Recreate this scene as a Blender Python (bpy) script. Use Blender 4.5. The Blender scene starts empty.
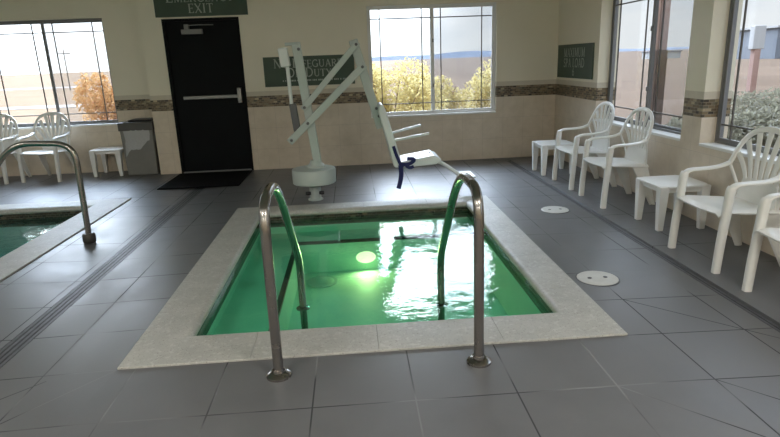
import bpy, bmesh, math, random
from mathutils import Vector, Matrix
random.seed(7)
S = bpy.context.scene
COL = S.collection
PI = math.pi

# ------------------------------------------------------------ camera, light, exposure
F_PX, PITCH, ROLL, YAW, CAM_H = 572.77, 0.2698, -0.0382, 0.0597, 1.5
fw = Vector((math.sin(YAW)*math.cos(PITCH), math.cos(YAW)*math.cos(PITCH), -math.sin(PITCH)))
rt0 = Vector((math.cos(YAW), -math.sin(YAW), 0)); up0 = rt0.cross(fw)
rt = math.cos(ROLL)*rt0 + math.sin(ROLL)*up0
up = -math.sin(ROLL)*rt0 + math.cos(ROLL)*up0
cam_d = bpy.data.cameras.new('camera')
cam_d.sensor_width = 36.0
cam_d.lens = F_PX/780*36.0
cam_d.clip_start = 0.05
cam_d.clip_end = 20000
cam = bpy.data.objects.new('camera', cam_d)
M3 = Matrix((rt, up, -fw)).transposed()
cam.matrix_world = Matrix.Translation((0, 0, CAM_H)) @ M3.to_4x4()
COL.objects.link(cam)
S.camera = cam

S.view_settings.view_transform = 'Standard'
S.view_settings.look = 'None'
S.view_settings.gamma = 1.0
S.view_settings.use_curve_mapping = False
S.view_settings.exposure = 0.24
try:
    S.cycles.use_denoising = True
    S.cycles.max_bounces = 10
    S.cycles.diffuse_bounces = 6
    S.cycles.glossy_bounces = 4
    S.cycles.transparent_max_bounces = 16
    S.cycles.sample_clamp_indirect = 6.0
    S.cycles.caustics_reflective = False
    S.cycles.caustics_refractive = False
except Exception:
    pass

W = bpy.data.worlds.new('sky'); S.world = W
W.use_nodes = True
wn, wl = W.node_tree.nodes, W.node_tree.links
wn.clear()
def wnode(t, **kw):
    n = wn.new(t)
    for k, v in kw.items():
        setattr(n, k, v)
    return n
wo = wnode('ShaderNodeOutputWorld'); bg = wnode('ShaderNodeBackground')
tc = wnode('ShaderNodeTexCoord'); sep = wnode('ShaderNodeSeparateXYZ')
wl.new(tc.outputs['Generated'], sep.inputs[0])
rmp = wnode('ShaderNodeValToRGB')
rmp.color_ramp.elements[0].position = 0.0; rmp.color_ramp.elements[0].color = (.70, .74, .80, 1)
rmp.color_ramp.elements[1].position = 0.45; rmp.color_ramp.elements[1].color = (.36, .50, .74, 1)
e = rmp.color_ramp.elements.new(.12); e.color = (.60, .68, .80, 1)
wl.new(sep.outputs['Z'], rmp.inputs[0])
# thin cloud
mp = wnode('ShaderNodeMapping'); mp.inputs['Scale'].default_value = (1.6, 1.6, 6.0)
wl.new(tc.outputs['Generated'], mp.inputs[0])
nz = wnode('ShaderNodeTexNoise'); nz.inputs['Scale'].default_value = 2.2; nz.inputs['Detail'].default_value = 6
wl.new(mp.outputs[0], nz.inputs[0])
cr = wnode('ShaderNodeValToRGB'); cr.color_ramp.elements[0].position = .42; cr.color_ramp.elements[1].position = .62
wl.new(nz.outputs['Fac'], cr.inputs[0])
mx = wnode('ShaderNodeMix', data_type='RGBA')
wl.new(cr.outputs[0], mx.inputs[0]); wl.new(rmp.outputs[0], mx.inputs[6]); mx.inputs[7].default_value = (.84, .85, .88, 1)
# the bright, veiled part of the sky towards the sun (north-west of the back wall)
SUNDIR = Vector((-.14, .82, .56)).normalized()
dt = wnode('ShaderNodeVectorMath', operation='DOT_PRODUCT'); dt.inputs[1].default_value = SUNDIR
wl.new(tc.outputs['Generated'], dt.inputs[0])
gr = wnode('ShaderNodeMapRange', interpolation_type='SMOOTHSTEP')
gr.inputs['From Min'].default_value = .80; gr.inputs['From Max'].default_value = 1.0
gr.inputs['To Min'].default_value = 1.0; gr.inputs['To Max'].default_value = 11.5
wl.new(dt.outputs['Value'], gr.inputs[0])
wl.new(mx.outputs[2], bg.inputs['Color'])
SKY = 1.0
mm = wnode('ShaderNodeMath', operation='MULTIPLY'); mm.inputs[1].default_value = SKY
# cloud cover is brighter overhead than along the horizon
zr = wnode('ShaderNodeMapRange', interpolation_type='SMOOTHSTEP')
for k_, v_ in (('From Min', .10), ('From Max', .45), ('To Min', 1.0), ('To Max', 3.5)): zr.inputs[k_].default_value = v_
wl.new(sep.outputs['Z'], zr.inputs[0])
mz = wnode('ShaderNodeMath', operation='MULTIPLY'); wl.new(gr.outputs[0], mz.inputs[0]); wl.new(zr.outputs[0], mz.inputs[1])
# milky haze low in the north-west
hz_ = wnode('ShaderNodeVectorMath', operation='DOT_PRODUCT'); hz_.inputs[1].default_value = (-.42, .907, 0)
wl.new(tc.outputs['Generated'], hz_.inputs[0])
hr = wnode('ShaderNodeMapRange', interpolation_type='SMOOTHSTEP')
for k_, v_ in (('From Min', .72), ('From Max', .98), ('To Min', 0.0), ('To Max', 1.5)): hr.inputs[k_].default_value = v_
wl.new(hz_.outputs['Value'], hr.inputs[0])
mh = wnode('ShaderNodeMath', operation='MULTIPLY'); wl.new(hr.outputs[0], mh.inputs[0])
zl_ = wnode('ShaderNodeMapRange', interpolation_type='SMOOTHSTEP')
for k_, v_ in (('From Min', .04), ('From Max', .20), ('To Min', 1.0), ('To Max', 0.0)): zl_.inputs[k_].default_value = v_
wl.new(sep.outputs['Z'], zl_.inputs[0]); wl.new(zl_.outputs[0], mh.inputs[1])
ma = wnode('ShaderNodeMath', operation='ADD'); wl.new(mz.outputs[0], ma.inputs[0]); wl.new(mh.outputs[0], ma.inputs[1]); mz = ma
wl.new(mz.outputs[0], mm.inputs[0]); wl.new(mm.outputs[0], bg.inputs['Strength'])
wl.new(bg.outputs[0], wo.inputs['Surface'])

sun_d = bpy.data.lights.new('sun', 'SUN'); sun_d.energy = 1.2; sun_d.angle = math.radians(4); sun_d.color = (1, .94, .84)
sun = bpy.data.objects.new('sun', sun_d); COL.objects.link(sun)
sun.rotation_euler = Vector((.42, .55, -.95)).to_track_quat('-Z', 'Y').to_euler()

# added fill lights under the ceiling, unseen behind the camera and above the frame
FILL_W = 62.0
def area(name, loc, sx, sy, watts, col=(1, .975, .93)):
    d = bpy.data.lights.new(name, 'AREA'); d.shape = 'RECTANGLE'; d.size = sx; d.size_y = sy
    d.energy = watts; d.color = col
    o = bpy.data.objects.new(name, d); o.location = loc; COL.objects.link(o)
    return o
FILL_SPOTS = [(-6.0, 2.0), (-2.2, .2), (1.6, .2), (-6.0, -2.4), (-2.2, -2.8), (1.6, -2.8)]
CEIL = 3.1
for x, y in FILL_SPOTS:
    area('ceiling_fill_light', (x, y, CEIL-.07), 1.1, .28, FILL_W)

# ------------------------------------------------------------ materials
def mat(name, color=(.5, .5, .5), rough=.5, metal=0., spec=.5, **kw):
    m = bpy.data.materials.new(name); m.use_nodes = True
    b = m.node_tree.nodes['Principled BSDF']
    b.inputs['Base Color'].default_value = (*color, 1)
    b.inputs['Roughness'].default_value = rough
    b.inputs['Metallic'].default_value = metal
    b.inputs['Specular IOR Level'].default_value = spec
    if 'emit' in kw:
        b.inputs['Emission Color'].default_value = (*kw['emit'], 1)
        b.inputs['Emission Strength'].default_value = kw.get('estr', 1)
    return m
class NT:
    def __init__(s, m):
        s.m = m; s.n = m.node_tree.nodes; s.l = m.node_tree.links; s.b = s.n.get('Principled BSDF')
        s.co = s.n.new('ShaderNodeNewGeometry').outputs['Position']
    def node(s, t, **kw):
        n = s.n.new(t)
        for k, v in kw.items(): setattr(n, k, v)
        return n
    def link(s, a, b): s.l.new(a, b)
    def val(s, sock, v):
        if hasattr(v, 'is_output') or hasattr(v, 'links'): s.l.new(v, sock)
        else: sock.default_value = v
    def math(s, op, a, b=0., c=None, clamp=False):
        n = s.node('ShaderNodeMath', operation=op); n.use_clamp = clamp
        s.val(n.inputs[0], a); s.val(n.inputs[1], b)
        if c is not None: s.val(n.inputs[2], c)
        return n.outputs[0]
    def mix(s, f, a, b):
        n = s.node('ShaderNodeMix', data_type='RGBA')
        s.val(n.inputs[0], f)
        for i, v in ((6, a), (7, b)):
            if isinstance(v, tuple): n.inputs[i].default_value = (*v, 1)
            else: s.link(v, n.inputs[i])
        return n.outputs[2]
    def noise(s, scale, detail=4, rough=.55, vec=None):
        n = s.node('ShaderNodeTexNoise'); n.inputs['Scale'].default_value = scale
        n.inputs['Detail'].default_value = detail; n.inputs['Roughness'].default_value = rough
        s.link(vec or s.co, n.inputs['Vector']); return n.outputs['Fac']
    def ramp(s, f, *stops):
        n = s.node('ShaderNodeValToRGB'); r = n.color_ramp
        while len(r.elements) < len(stops): r.elements.new(.5)
        for el, (p, c) in zip(r.elements, stops):
            el.position = p; el.color = (*c, 1) if len(c) == 3 else c
        s.link(f, n.inputs[0]); return n.outputs[0]
    def rng(s, f, a, b, c=0., d=1.):
        n = s.node('ShaderNodeMapRange'); 
        for i, v in enumerate((a, b, c, d)): n.inputs[i+1].default_value = v
        s.link(f, n.inputs[0]); return n.outputs[0]
    def bump(s, h, strength, dist=.01):
        n = s.node('ShaderNodeBump'); n.inputs['Strength'].default_value = strength; n.inputs['Distance'].default_value = dist
        s.link(h, n.inputs['Height']); s.link(n.outputs[0], s.b.inputs['Normal']); return n
    def xyz(s):
        n = s.node('ShaderNodeSeparateXYZ'); s.link(s.co, n.inputs[0]); return n.outputs
def mottled(name, c1, c2, scale, rough=.5, metal=0., spec=.5, bump=0., bscale=None):
    m = mat(name, c1, rough, metal, spec); t = NT(m)
    f = t.noise(scale, 5)
    t.link(t.mix(t.rng(f, .35, .65), c1, c2), t.b.inputs['Base Color'])
    if bump: t.bump(t.noise(bscale or scale*4, 4), bump, .004)
    return m

M = {}
TILE, TX, TY = .4713, -.2468, 2.7591
def floor_material():
    m = mat('deck_tile', (.1, .1, .1), .34, 0, .5); t = NT(m)
    X, Y, Z = t.xyz()
    def cell(c, o): return t.math('DIVIDE', t.math('SUBTRACT', c, o), TILE)
    u, v = cell(X, TX), cell(Y, TY)
    def dist(q):   # distance in metres to the nearest grid line
        fr = t.math('FRACT', t.math('ADD', q, 100.5))
        return t.math('MULTIPLY', t.math('ABSOLUTE', t.math('SUBTRACT', fr, .5)), TILE)
    d = t.math('MINIMUM', dist(u), dist(v))
    # diagonal cuts where the deck folds towards the drains
    for (x0, y0), (x1, y1) in (((-1.285, 2.759), (-2.0, 1.95)), ((-1.62, 2.70), (-2.0, 2.35)), ((1.638, 3.23), (2.25, 2.62)), ((1.638, 2.288), (2.25, 1.65)), ((1.167, 2.288), (2.25, 1.15))):
        L = math.hypot(x1-x0, y1-y0); tx, ty = (x1-x0)/L, (y1-y0)/L
        dx, dy = t.math('SUBTRACT', X, x0), t.math('SUBTRACT', Y, y0)
        al = t.math('ADD', t.math('MULTIPLY', dx, tx), t.math('MULTIPLY', dy, ty))
        ac = t.math('ABSOLUTE', t.math('SUBTRACT', t.math('MULTIPLY', dx, ty), t.math('MULTIPLY', dy, tx)))
        out = t.math('MAXIMUM', t.math('SUBTRACT', 0., al), t.math('SUBTRACT', al, L))
        d = t.math('MINIMUM', d, t.math('MAXIMUM', ac, out))
    g = t.rng(d, .0024, .0048, 1, 0)
    # per-tile tone
    cv = t.node('ShaderNodeCombineXYZ'); t.link(t.math('FLOOR', u), cv.inputs[0]); t.link(t.math('FLOOR', v), cv.inputs[1])
    wnz = t.node('ShaderNodeTexWhiteNoise', noise_dimensions='2D'); t.link(cv.outputs[0], wnz.inputs['Vector'])
    n1 = t.noise(3.0, 6, .65); n2 = t.noise(45, 3)
    base = t.mix(t.rng(n1, .3, .7), (.110, .110, .112), (.136, .136, .138))
    base = t.mix(t.math('MULTIPLY', wnz.outputs['Value'], .16), base, (.172, .171, .172))
    gn = t.noise(1.3, 2)
    gc = t.mix(t.rng(gn, .46, .58), (.035, .035, .037), (.20, .20, .20))
    t.link(t.mix(g, base, gc), t.b.inputs['Base Color'])
    r = t.math('ADD', t.rng(n1, .3, .7, .34, .46), t.math('MULTIPLY', g, .4))
    t.link(r, t.b.inputs['Roughness'])
    h = t.math('SUBTRACT', t.math('MULTIPLY', n2, .12), t.math('MULTIPLY', g, 1.))
    t.bump(h, .25, .002)
    return m
M['floor'] = floor_material()

def wall_material():
    m = mat('paint_and_tile', (.5, .5, .4), .6); t = NT(m)
    X, Y, Z = t.xyz()
    U = t.math('ADD', X, Y)
    n1 = t.noise(2.2, 4); n2 = t.noise(60, 3)
    paint = t.mix(t.rng(n1, .3, .7), (.72, .665, .52), (.75, .695, .55))
    # beige wall tile, 30 cm squares
    def dist(c, sz, o):
        fr = t.math('FRACT', t.math('ADD', t.math('DIVIDE', t.math('SUBTRACT', c, o), sz), 100.5))
        return t.math('MULTIPLY', t.math('ABSOLUTE', t.math('SUBTRACT', fr, .5)), sz)
    d = t.math('MINIMUM', dist(U, .305, .1), dist(Z, .305, 0.))
    g = t.rng(d, .001, .0028, 1, 0)
    n3 = t.noise(7, 6, .7)
    tile = t.mix(t.rng(n3, .3, .7), (.56, .475, .36), (.66, .57, .45))
    tile = t.mix(t.math('MULTIPLY', g, .55), tile, (.36, .31, .25))
    # mosaic band
    cv = t.node('ShaderNodeCombineXYZ'); t.link(U, cv.inputs[0]); t.link(t.math('SUBTRACT', Z, .915), cv.inputs[1])
    bt = t.node('ShaderNodeTexBrick'); t.link(cv.outputs[0], bt.inputs['Vector'])
    bt.offset = .5; bt.squash = 1.0
    for k, v in (('Scale', 1.), ('Mortar Size', .0022), ('Mortar Smooth', .1), ('Bias', 0.), ('Brick Width', .052), ('Row Height', .0258)):
        bt.inputs[k].default_value = v
    bt.inputs['Color1'].default_value = (0, 0, 0, 1); bt.inputs['Color2'].default_value = (1, 1, 1, 1)
    bt.inputs['Mortar'].default_value = (.5, .5, .5, 1)
    mc = t.ramp(bt.outputs['Color'], (0., (.022, .016, .010)), (.3, (.11, .072, .034)), (.55, (.24, .17, .09)), (.8, (.05, .045, .026)), (1., (.46, .37, .23)))
    mos = t.mix(bt.outputs['Fac'], mc, (.24, .20, .14))
    def step(z): return t.math('GREATER_THAN', Z, z)
    c = t.mix(step(.915), tile, mos)
    cap = t.mix(t.rng(n3, .3, .7), (.52, .46, .35), (.58, .52, .41))
    c = t.mix(step(1.07), c, cap)
    c = t.mix(step(1.135), c, paint)
    t.link(c, t.b.inputs['Base Color'])
    isp = step(1.135)
    t.link(t.math('ADD', t.math('MULTIPLY', isp, -.02), .34), t.b.inputs['Roughness'])
    h = t.math('ADD', t.math('MULTIPLY', t.math('MULTIPLY', n2, isp), .8), t.math('MULTIPLY', g, t.math('SUBTRACT', isp, 1.)))
    t.bump(h, .35, .004)
    return m
M['wall'] = wall_material()
M['white_frame'] = mat('white_window_vinyl', (.72, .72, .70), .35)
M['grey_frame'] = mat('grey_window_vinyl', (.17, .17, .17), .4)
M['muntin'] = mat('muntin_bars', (.10, .09, .08), .5)
M['sill'] = mat('white_sill', (.74, .73, .69), .35)
M['ceiling'] = mottled('ceiling_paint', (.62, .60, .53), (.66, .64, .57), 3, .8)
M['plastic'] = mottled('white_resin', (.74, .73, .68), (.78, .77, .73), 6, .33, spec=.5)
M['black_door'] = mottled('black_door_paint', (.0030, .0034, .0042), (.0036, .0052, .0056), 3, .6, spec=.12)
M['steel_bar'] = mat('brushed_bar', (.24, .24, .23), .4, .7)
M['closer'] = mat('closer_grey', (.20, .20, .19), .5)
M['green_sign'] = mottled('green_sign_face', (.030, .060, .034), (.036, .068, .040), 6, .5)
M['sign_text'] = mat('sign_lettering', (.36, .40, .34), .5)
M['mat_black'] = mottled('black_rubber_mat', (.003, .003, .0035), (.006, .006, .0065), 60, .9, bump=.5, spec=.1)
def metal_rail():
    m = mat('handrail_steel', (.32, .295, .27), .2, 1.); t = NT(m)
    t.link(t.rng(t.noise(14, 4), .3, .7, .14, .30), t.b.inputs['Roughness']); return m
M['rail'] = metal_rail()
M['dark_clamp'] = mat('dark_anchor', (.05, .045, .04), .45, .3)
M['lift'] = mottled('lift_white_enamel', (.43, .48, .45), (.47, .51, .48), 4, .35)
M['lift_seat'] = mottled('lift_seat_plastic', (.70, .73, .70), (.74, .76, .74), 4, .35)
M['black'] = mat('black_plastic', (.012, .012, .013), .4)
M['grey_plastic'] = mat('grey_actuator', (.10, .10, .105), .4)
M['strap'] = mat('navy_webbing', (.008, .012, .09), .7)
M['bin'] = mottled('grey_bin_plastic', (.17, .165, .145), (.19, .185, .165), 5, .5)
M['bin_lid'] = mat('dark_bin_rim', (.075, .07, .06), .5)
def bag_mat():
    m = mat('clear_bag_film', (.92, .92, .90), .25); t = NT(m)
    t.b.inputs['Alpha'].default_value = .4
    t.bump(t.noise(28, 5), .9, .02); return m
M['bag'] = bag_mat()
M['grate'] = mottled('drain_grate', (.012, .012, .013), (.03, .03, .032), 30, .6)
M['grate_bar'] = mottled('drain_bars', (.062, .062, .066), (.09, .09, .095), 20, .45)
M['lid'] = mottled('lid_plastic', (.50, .49, .45), (.58, .57, .53), 9, .5)
M['fixture'] = mat('fill_panel_housing', (.7, .7, .68), .5)
M['lens'] = mat('fill_panel_diffuser', (.8, .8, .75), .5, emit=(1, .93, .8), estr=1.5)  # glowing face of the added ceiling fill panels

def stone():
    m = mat('coping_stone', (.5, .5, .45), .55); t = NT(m)
    n1 = t.noise(5, 5); n2 = t.noise(130, 3, .6); n3 = t.noise(40, 4)
    c = t.mix(t.rng(n1, .3, .7), (.37, .36, .325), (.45, .44, .40))
    c = t.mix(t.rng(n2, .60, .68), c, (.20, .185, .165))
    c = t.mix(t.rng(n3, .56, .66, 0, .5), c, (.56, .55, .51))
    t.link(c, t.b.inputs['Base Color']); t.bump(n2, .2, .002); return m
M['stone'] = stone()
def mosaic():
    m = mat('waterline_mosaic', (.1, .1, .1), .25); t = NT(m)
    X, Y, Z = t.xyz()
    cv = t.node('ShaderNodeCombineXYZ'); t.link(t.math('ADD', X, Y), cv.inputs[0]); t.link(Z, cv.inputs[1])
    bt = t.node('ShaderNodeTexBrick'); t.link(cv.outputs[0], bt.inputs['Vector'])
    for k, v in (('Scale', 1.), ('Mortar Size', .002), ('Brick Width', .05), ('Row Height', .025)): bt.inputs[k].default_value = v
    bt.inputs['Color1'].default_value = (0, 0, 0, 1); bt.inputs['Color2'].default_value = (1, 1, 1, 1)
    c = t.ramp(bt.outputs['Color'], (0., (.012, .010, .007)), (.4, (.045, .032, .018)), (.75, (.02, .022, .016)), (1., (.11, .085, .05)))
    t.link(t.mix(bt.outputs['Fac'], c, (.10, .09, .07)), t.b.inputs['Base Color']); return m
M['mosaic'] = mosaic()
M['plaster'] = mottled('spa_plaster', (.46, .66, .56), (.52, .70, .60), 4, .6)
M['pool_plaster'] = mottled('pool_plaster', (.40, .58, .60), (.46, .63, .65), 3, .6)
M['trim_dark'] = mat('dark_step_tile', (.02, .022, .02), .4)
M['trim_light'] = mat('pale_step_tile', (.5, .52, .48), .4)
M['drain_cover'] = mat('drain_cover_plastic', (.36, .50, .44), .5)
M['spa_lamp'] = mat('underwater_lens', (1, 1, .9), .4, emit=(1., .70, .45), estr=1.6)

def water(name, tint, rip, fine, calm=True):
    m = bpy.data.materials.new(name); m.use_nodes = True
    t = NT(m); t.n.remove(t.b)
    out = t.n['Material Output']
    tr = t.node('ShaderNodeBsdfTransparent'); tr.inputs[0].default_value = (*tint, 1)
    gl = t.node('ShaderNodeBsdfGlossy'); gl.inputs['Roughness'].default_value = .0; gl.inputs['Color'].default_value = (.95, 1, .97, 1)
    fr = t.node('ShaderNodeFresnel')
    bf = t.node('ShaderNodeNewGeometry').outputs['Backfacing']
    t.link(t.rng(bf, 0, 1, 1.33, 1/1.33), fr.inputs['IOR'])
    X, Y, Z = t.xyz()
    n1 = t.noise(rip[0], 3, .5); n2 = t.noise(fine[0], 4, .6)
    # the jets keep the right-hand side of the water livelier than the left
    live = t.math('MULTIPLY', t.rng(X, -.3, .5, .2, 1.0), t.rng(Y, 4.9, 5.6, 1.0, .35))
    if not calm: live = 1.0
    h = t.math('MULTIPLY', t.math('ADD', t.math('MULTIPLY', n1, rip[1]), t.math('MULTIPLY', n2, fine[1])), live)
    b = t.node('ShaderNodeBump'); b.inputs['Strength'].default_value = 1.; b.inputs['Distance'].default_value = 1.
    t.link(h, b.inputs['Height'])
    t.link(b.outputs[0], gl.inputs['Normal']); t.link(b.outputs[0], fr.inputs['Normal'])
    ms = t.node('ShaderNodeMixShader')
    t.link(fr.outputs[0], ms.inputs[0]); t.link(tr.outputs[0], ms.inputs[1]); t.link(gl.outputs[0], ms.inputs[2])
    t.link(ms.outputs[0], out.inputs['Surface']); return m
M['water'] = water('spa_water', (.44, .85, .66), (8.0, .0050), (21, .0012))
M['pool_water'] = water('pool_water', (.22, .55, .50), (7.0, .0055), (21, .0008), False)

def glass():
    m = bpy.data.materials.new('window_glass'); m.use_nodes = True
    t = NT(m); t.n.remove(t.b); out = t.n['Material Output']
    tr = t.node('ShaderNodeBsdfTransparent'); tr.inputs[0].default_value = (.93, .95, .95, 1)
    gl = t.node('ShaderNodeBsdfGlossy'); gl.inputs['Roughness'].default_value = .02
    fr = t.node('ShaderNodeFresnel')
    bf = t.node('ShaderNodeNewGeometry').outputs['Backfacing']
    t.link(t.rng(bf, 0, 1, 1.22, 1/1.22), fr.inputs['IOR'])     # a thin pane, the same from both faces
    ms = t.node('ShaderNodeMixShader')
    t.link(fr.outputs[0], ms.inputs[0]); t.link(tr.outputs[0], ms.inputs[1]); t.link(gl.outputs[0], ms.inputs[2])
    t.link(ms.outputs[0], out.inputs['Surface']); return m
M['glass'] = glass()
def screen():
    m = bpy.data.materials.new('insect_screen_mesh'); m.use_nodes = True
    t = NT(m); t.n.remove(t.b); out = t.n['Material Output']
    tr = t.node('ShaderNodeBsdfTransparent'); df = t.node('ShaderNodeBsdfDiffuse'); df.inputs[0].default_value = (.22, .24, .28, 1)
    ms = t.node('ShaderNodeMixShader'); ms.inputs[0].default_value = .34
    t.link(tr.outputs[0], ms.inputs[1]); t.link(df.outputs[0], ms.inputs[2])
    t.link(ms.outputs[0], out.inputs['Surface']); return m
M['screen'] = screen()
def field():
    m = mat('dry_field', (.4, .3, .2), .95, spec=.1); t = NT(m)
    X, Y, Z = t.xyz()
    n1 = t.noise(.12, 6, .6); n2 = t.noise(1.5, 5, .65)
    a = t.mix(t.rng(n1, .35, .65), (.082, .051, .031), (.108, .070, .045))
    b = t.mix(t.rng(n1, .35, .65), (.185, .112, .060), (.225, .147, .086))
    f = t.rng(t.math('SUBTRACT', X, t.math('MULTIPLY', Y, .1)), -10, 6, 1, 0)  # left ground paler: brightness of haze and bloom put into the colour
    c = t.mix(f, a, b)
    c = t.mix(t.rng(n2, .5, .75, 0, .4), c, (.09, .07, .045))
    t.link(c, t.b.inputs['Base Color']); return m
M['field'] = field()
M['road'] = mottled('pale_road', (.30, .28, .26), (.34, .32, .30), .6, .9)
M['pavement'] = mottled('blue_grey_pavement', (.14, .155, .185), (.17, .18, .21), .8, .9)
M['gravel'] = mottled('pale_gravel', (.30, .25, .17), (.16, .12, .075), 7, .95)
M['mountain'] = mottled('hazy_mountain', (.125, .145, .185), (.15, .168, .20), .002, 1., spec=0.)
M['leaf_yellow'] = mottled('yellow_leaves', (.52, .44, .19), (.58, .50, .27), 3, .8)
M['leaf_orange'] = mottled('orange_leaves', (.56, .33, .14), (.62, .40, .20), 3, .8)
M['leaf_dull'] = mottled('dull_leaves', (.13, .125, .09), (.17, .155, .115), 3, .8)
for k_, c_ in (('leaf_yellow', (.62, .53, .25)), ('leaf_orange', (.64, .40, .18)), ('leaf_dull', (.18, .17, .12))):
    t_ = NT(M[k_]); o_ = t_.n['Material Output']; tl_ = t_.node('ShaderNodeBsdfTranslucent'); tl_.inputs[0].default_value = (*c_, 1)
    ms_ = t_.node('ShaderNodeMixShader'); ms_.inputs[0].default_value = .5
    t_.link(t_.b.outputs[0], ms_.inputs[1]); t_.link(tl_.outputs[0], ms_.inputs[2]); t_.link(ms_.outputs[0], o_.inputs['Surface'])
M['bark'] = mottled('bark', (.16, .11, .07), (.22, .16, .10), 8, .9)
M['stucco_red'] = mottled('red_stucco', (.085, .05, .038), (.11, .07, .052), 3, .9)
M['stucco_pink'] = mottled('pink_stucco', (.26, .16, .13), (.29, .19, .16), 3, .9)
M['far_white'] = mottled('far_white_paint', (.33, .33, .33), (.36, .36, .36), .2, .8)
M['far_grey'] = mottled('far_grey_metal', (.14, .155, .18), (.16, .175, .20), .2, .8)
M['pole'] = mottled('weathered_pole', (.12, .10, .08), (.15, .125, .10), 2, .9)

# ------------------------------------------------------------ mesh helpers
class MB:
    def __init__(s): s.bm = bmesh.new()
    def box(s, x0, x1, y0, y1, z0, z1, mtx=None):
        vs = [s.bm.verts.new((x, y, z)) for x in (x0, x1) for y in (y0, y1) for z in (z0, z1)]
        if mtx: 
            for v in vs: v.co = mtx @ v.co
        for f in ((0, 1, 3, 2), (4, 6, 7, 5), (0, 4, 5, 1), (2, 3, 7, 6), (0, 2, 6, 4), (1, 5, 7, 3)):
            s.bm.faces.new([vs[i] for i in f])
        return s
    def poly(s, pts):
        s.bm.faces.new([s.bm.verts.new(p) for p in pts]); return s
    def prism(s, pts, vec):
        vec = Vector(vec)
        a = [s.bm.verts.new(p) for p in pts]; b = [s.bm.verts.new(Vector(p)+vec) for p in pts]
        n = len(a)
        s.bm.faces.new(a[::-1]); s.bm.faces.new(b)
        for i in range(n): s.bm.faces.new((a[i], a[(i+1) % n], b[(i+1) % n], b[i]))
        return s
    def sweep(s, path, sizes, up=(0, 0, 1), n=12, power=1.0, cap=True):
        """tube of elliptical section along path; sizes: list of (across, along-up) radii or one radius"""
        path = [Vector(p) for p in path]
        k = len(path)
        if not isinstance(sizes, list): sizes = [sizes]*k
        up = Vector(up); rings = []; prev = None
        for i, p in enumerate(path):
            t = (path[min(i+1, k-1)]-path[max(i-1, 0)]).normalized()
            if prev is None:
                a = t.cross(up)
                if a.length < 1e-4: a = t.cross(Vector((0, 1, 0)))
                a.normalize()
            else:
                a = (prev-t*prev.dot(t))
                a.normalize()
            prev = a; b = a.cross(t)
            sz = sizes[i]; ra, rb = sz if isinstance(sz, tuple) else (sz, sz)
            ring = []
            for j in range(n):
                c, d = math.cos(2*PI*j/n), math.sin(2*PI*j/n)
                if power != 1.0:
                    c = math.copysign(abs(c)**power, c); d = math.copysign(abs(d)**power, d)
                ring.append(s.bm.verts.new(p+a*(ra*c)+b*(rb*d)))
            rings.append(ring)
        for r0, r1 in zip(rings, rings[1:]):
            for j in range(n): s.bm.faces.new((r0[j], r0[(j+1) % n], r1[(j+1) % n], r1[j]))
        if cap:
            s.bm.faces.new(rings[0][::-1]); s.bm.faces.new(rings[-1])
        return s
    def lathe(s, prof, c=(0, 0, 0), n=32, axis='Z', closed=True):
        c = Vector(c); rings = []
        for r, h in prof:
            ring = []
            for j in range(n):
                a = 2*PI*j/n
                q = Vector((r*math.cos(a), r*math.sin(a), h))
                if axis == 'Y': q = Vector((q.x, h, q.y))
                if axis == 'X': q = Vector((h, q.x, q.y))
                ring.append(s.bm.verts.new(c+q))
            rings.append(ring)
        for r0, r1 in zip(rings, rings[1:]):
            for j in range(n): s.bm.faces.new((r0[j], r0[(j+1) % n], r1[(j+1) % n], r1[j]))
        if closed:
            s.bm.faces.new(rings[0][::-1]); s.bm.faces.new(rings[-1])
        return s
    def sheet(s, fn, nu, nv, th):
        """a curved sheet fn(u,v)->Vector with thickness th along its normal"""
        P = [[Vector(fn(i/nu, j/nv)) for j in range(nv+1)] for i in range(nu+1)]
        def nrm(i, j):
            a = P[min(i+1, nu)][j]-P[max(i-1, 0)][j]; b = P[i][min(j+1, nv)]-P[i][max(j-1, 0)]
            q = a.cross(b); return q.normalized() if q.length > 1e-9 else Vector((0, 0, 1))
        A = [[s.bm.verts.new(P[i][j]+nrm(i, j)*th/2) for j in range(nv+1)] for i in range(nu+1)]
        B = [[s.bm.verts.new(P[i][j]-nrm(i, j)*th/2) for j in range(nv+1)] for i in range(nu+1)]
        for i in range(nu):
            for j in range(nv):
                s.bm.faces.new((A[i][j], A[i+1][j], A[i+1][j+1], A[i][j+1]))
                s.bm.faces.new((B[i][j], B[i][j+1], B[i+1][j+1], B[i+1][j]))
        for i in range(nu):
            s.bm.faces.new((A[i][0], B[i][0], B[i+1][0], A[i+1][0])); s.bm.faces.new((A[i][nv], A[i+1][nv], B[i+1][nv], B[i][nv]))
        for j in range(nv):
            s.bm.faces.new((A[0][j], A[0][j+1], B[0][j+1], B[0][j])); s.bm.faces.new((A[nu][j], B[nu][j], B[nu][j+1], A[nu][j+1]))
        return s
    def build(s, name, m, parent=None, smooth=False, bevel=0., kind=None, label=None, sub=0, angle=40):
        bmesh.ops.recalc_face_normals(s.bm, faces=s.bm.faces[:])
        me = bpy.data.meshes.new(name); s.bm.to_mesh(me); s.bm.free()
        me.materials.append(m)
        if smooth:
            me.polygons.foreach_set('use_smooth', [True]*len(me.polygons))
            try: me.set_sharp_from_angle(angle=math.radians(angle))
            except Exception: pass
        o = bpy.data.objects.new(name, me); COL.objects.link(o)
        if parent: o.parent = parent
        if bevel:
            b = o.modifiers.new('bevel', 'BEVEL'); b.width = bevel; b.segments = 2; b.limit_method = 'ANGLE'; b.angle_limit = math.radians(50)
        if sub:
            b = o.modifiers.new('sub', 'SUBSURF'); b.levels = sub; b.render_levels = sub
        if kind: o['kind'] = kind
        if label: o['label'] = label
        return o
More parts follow.
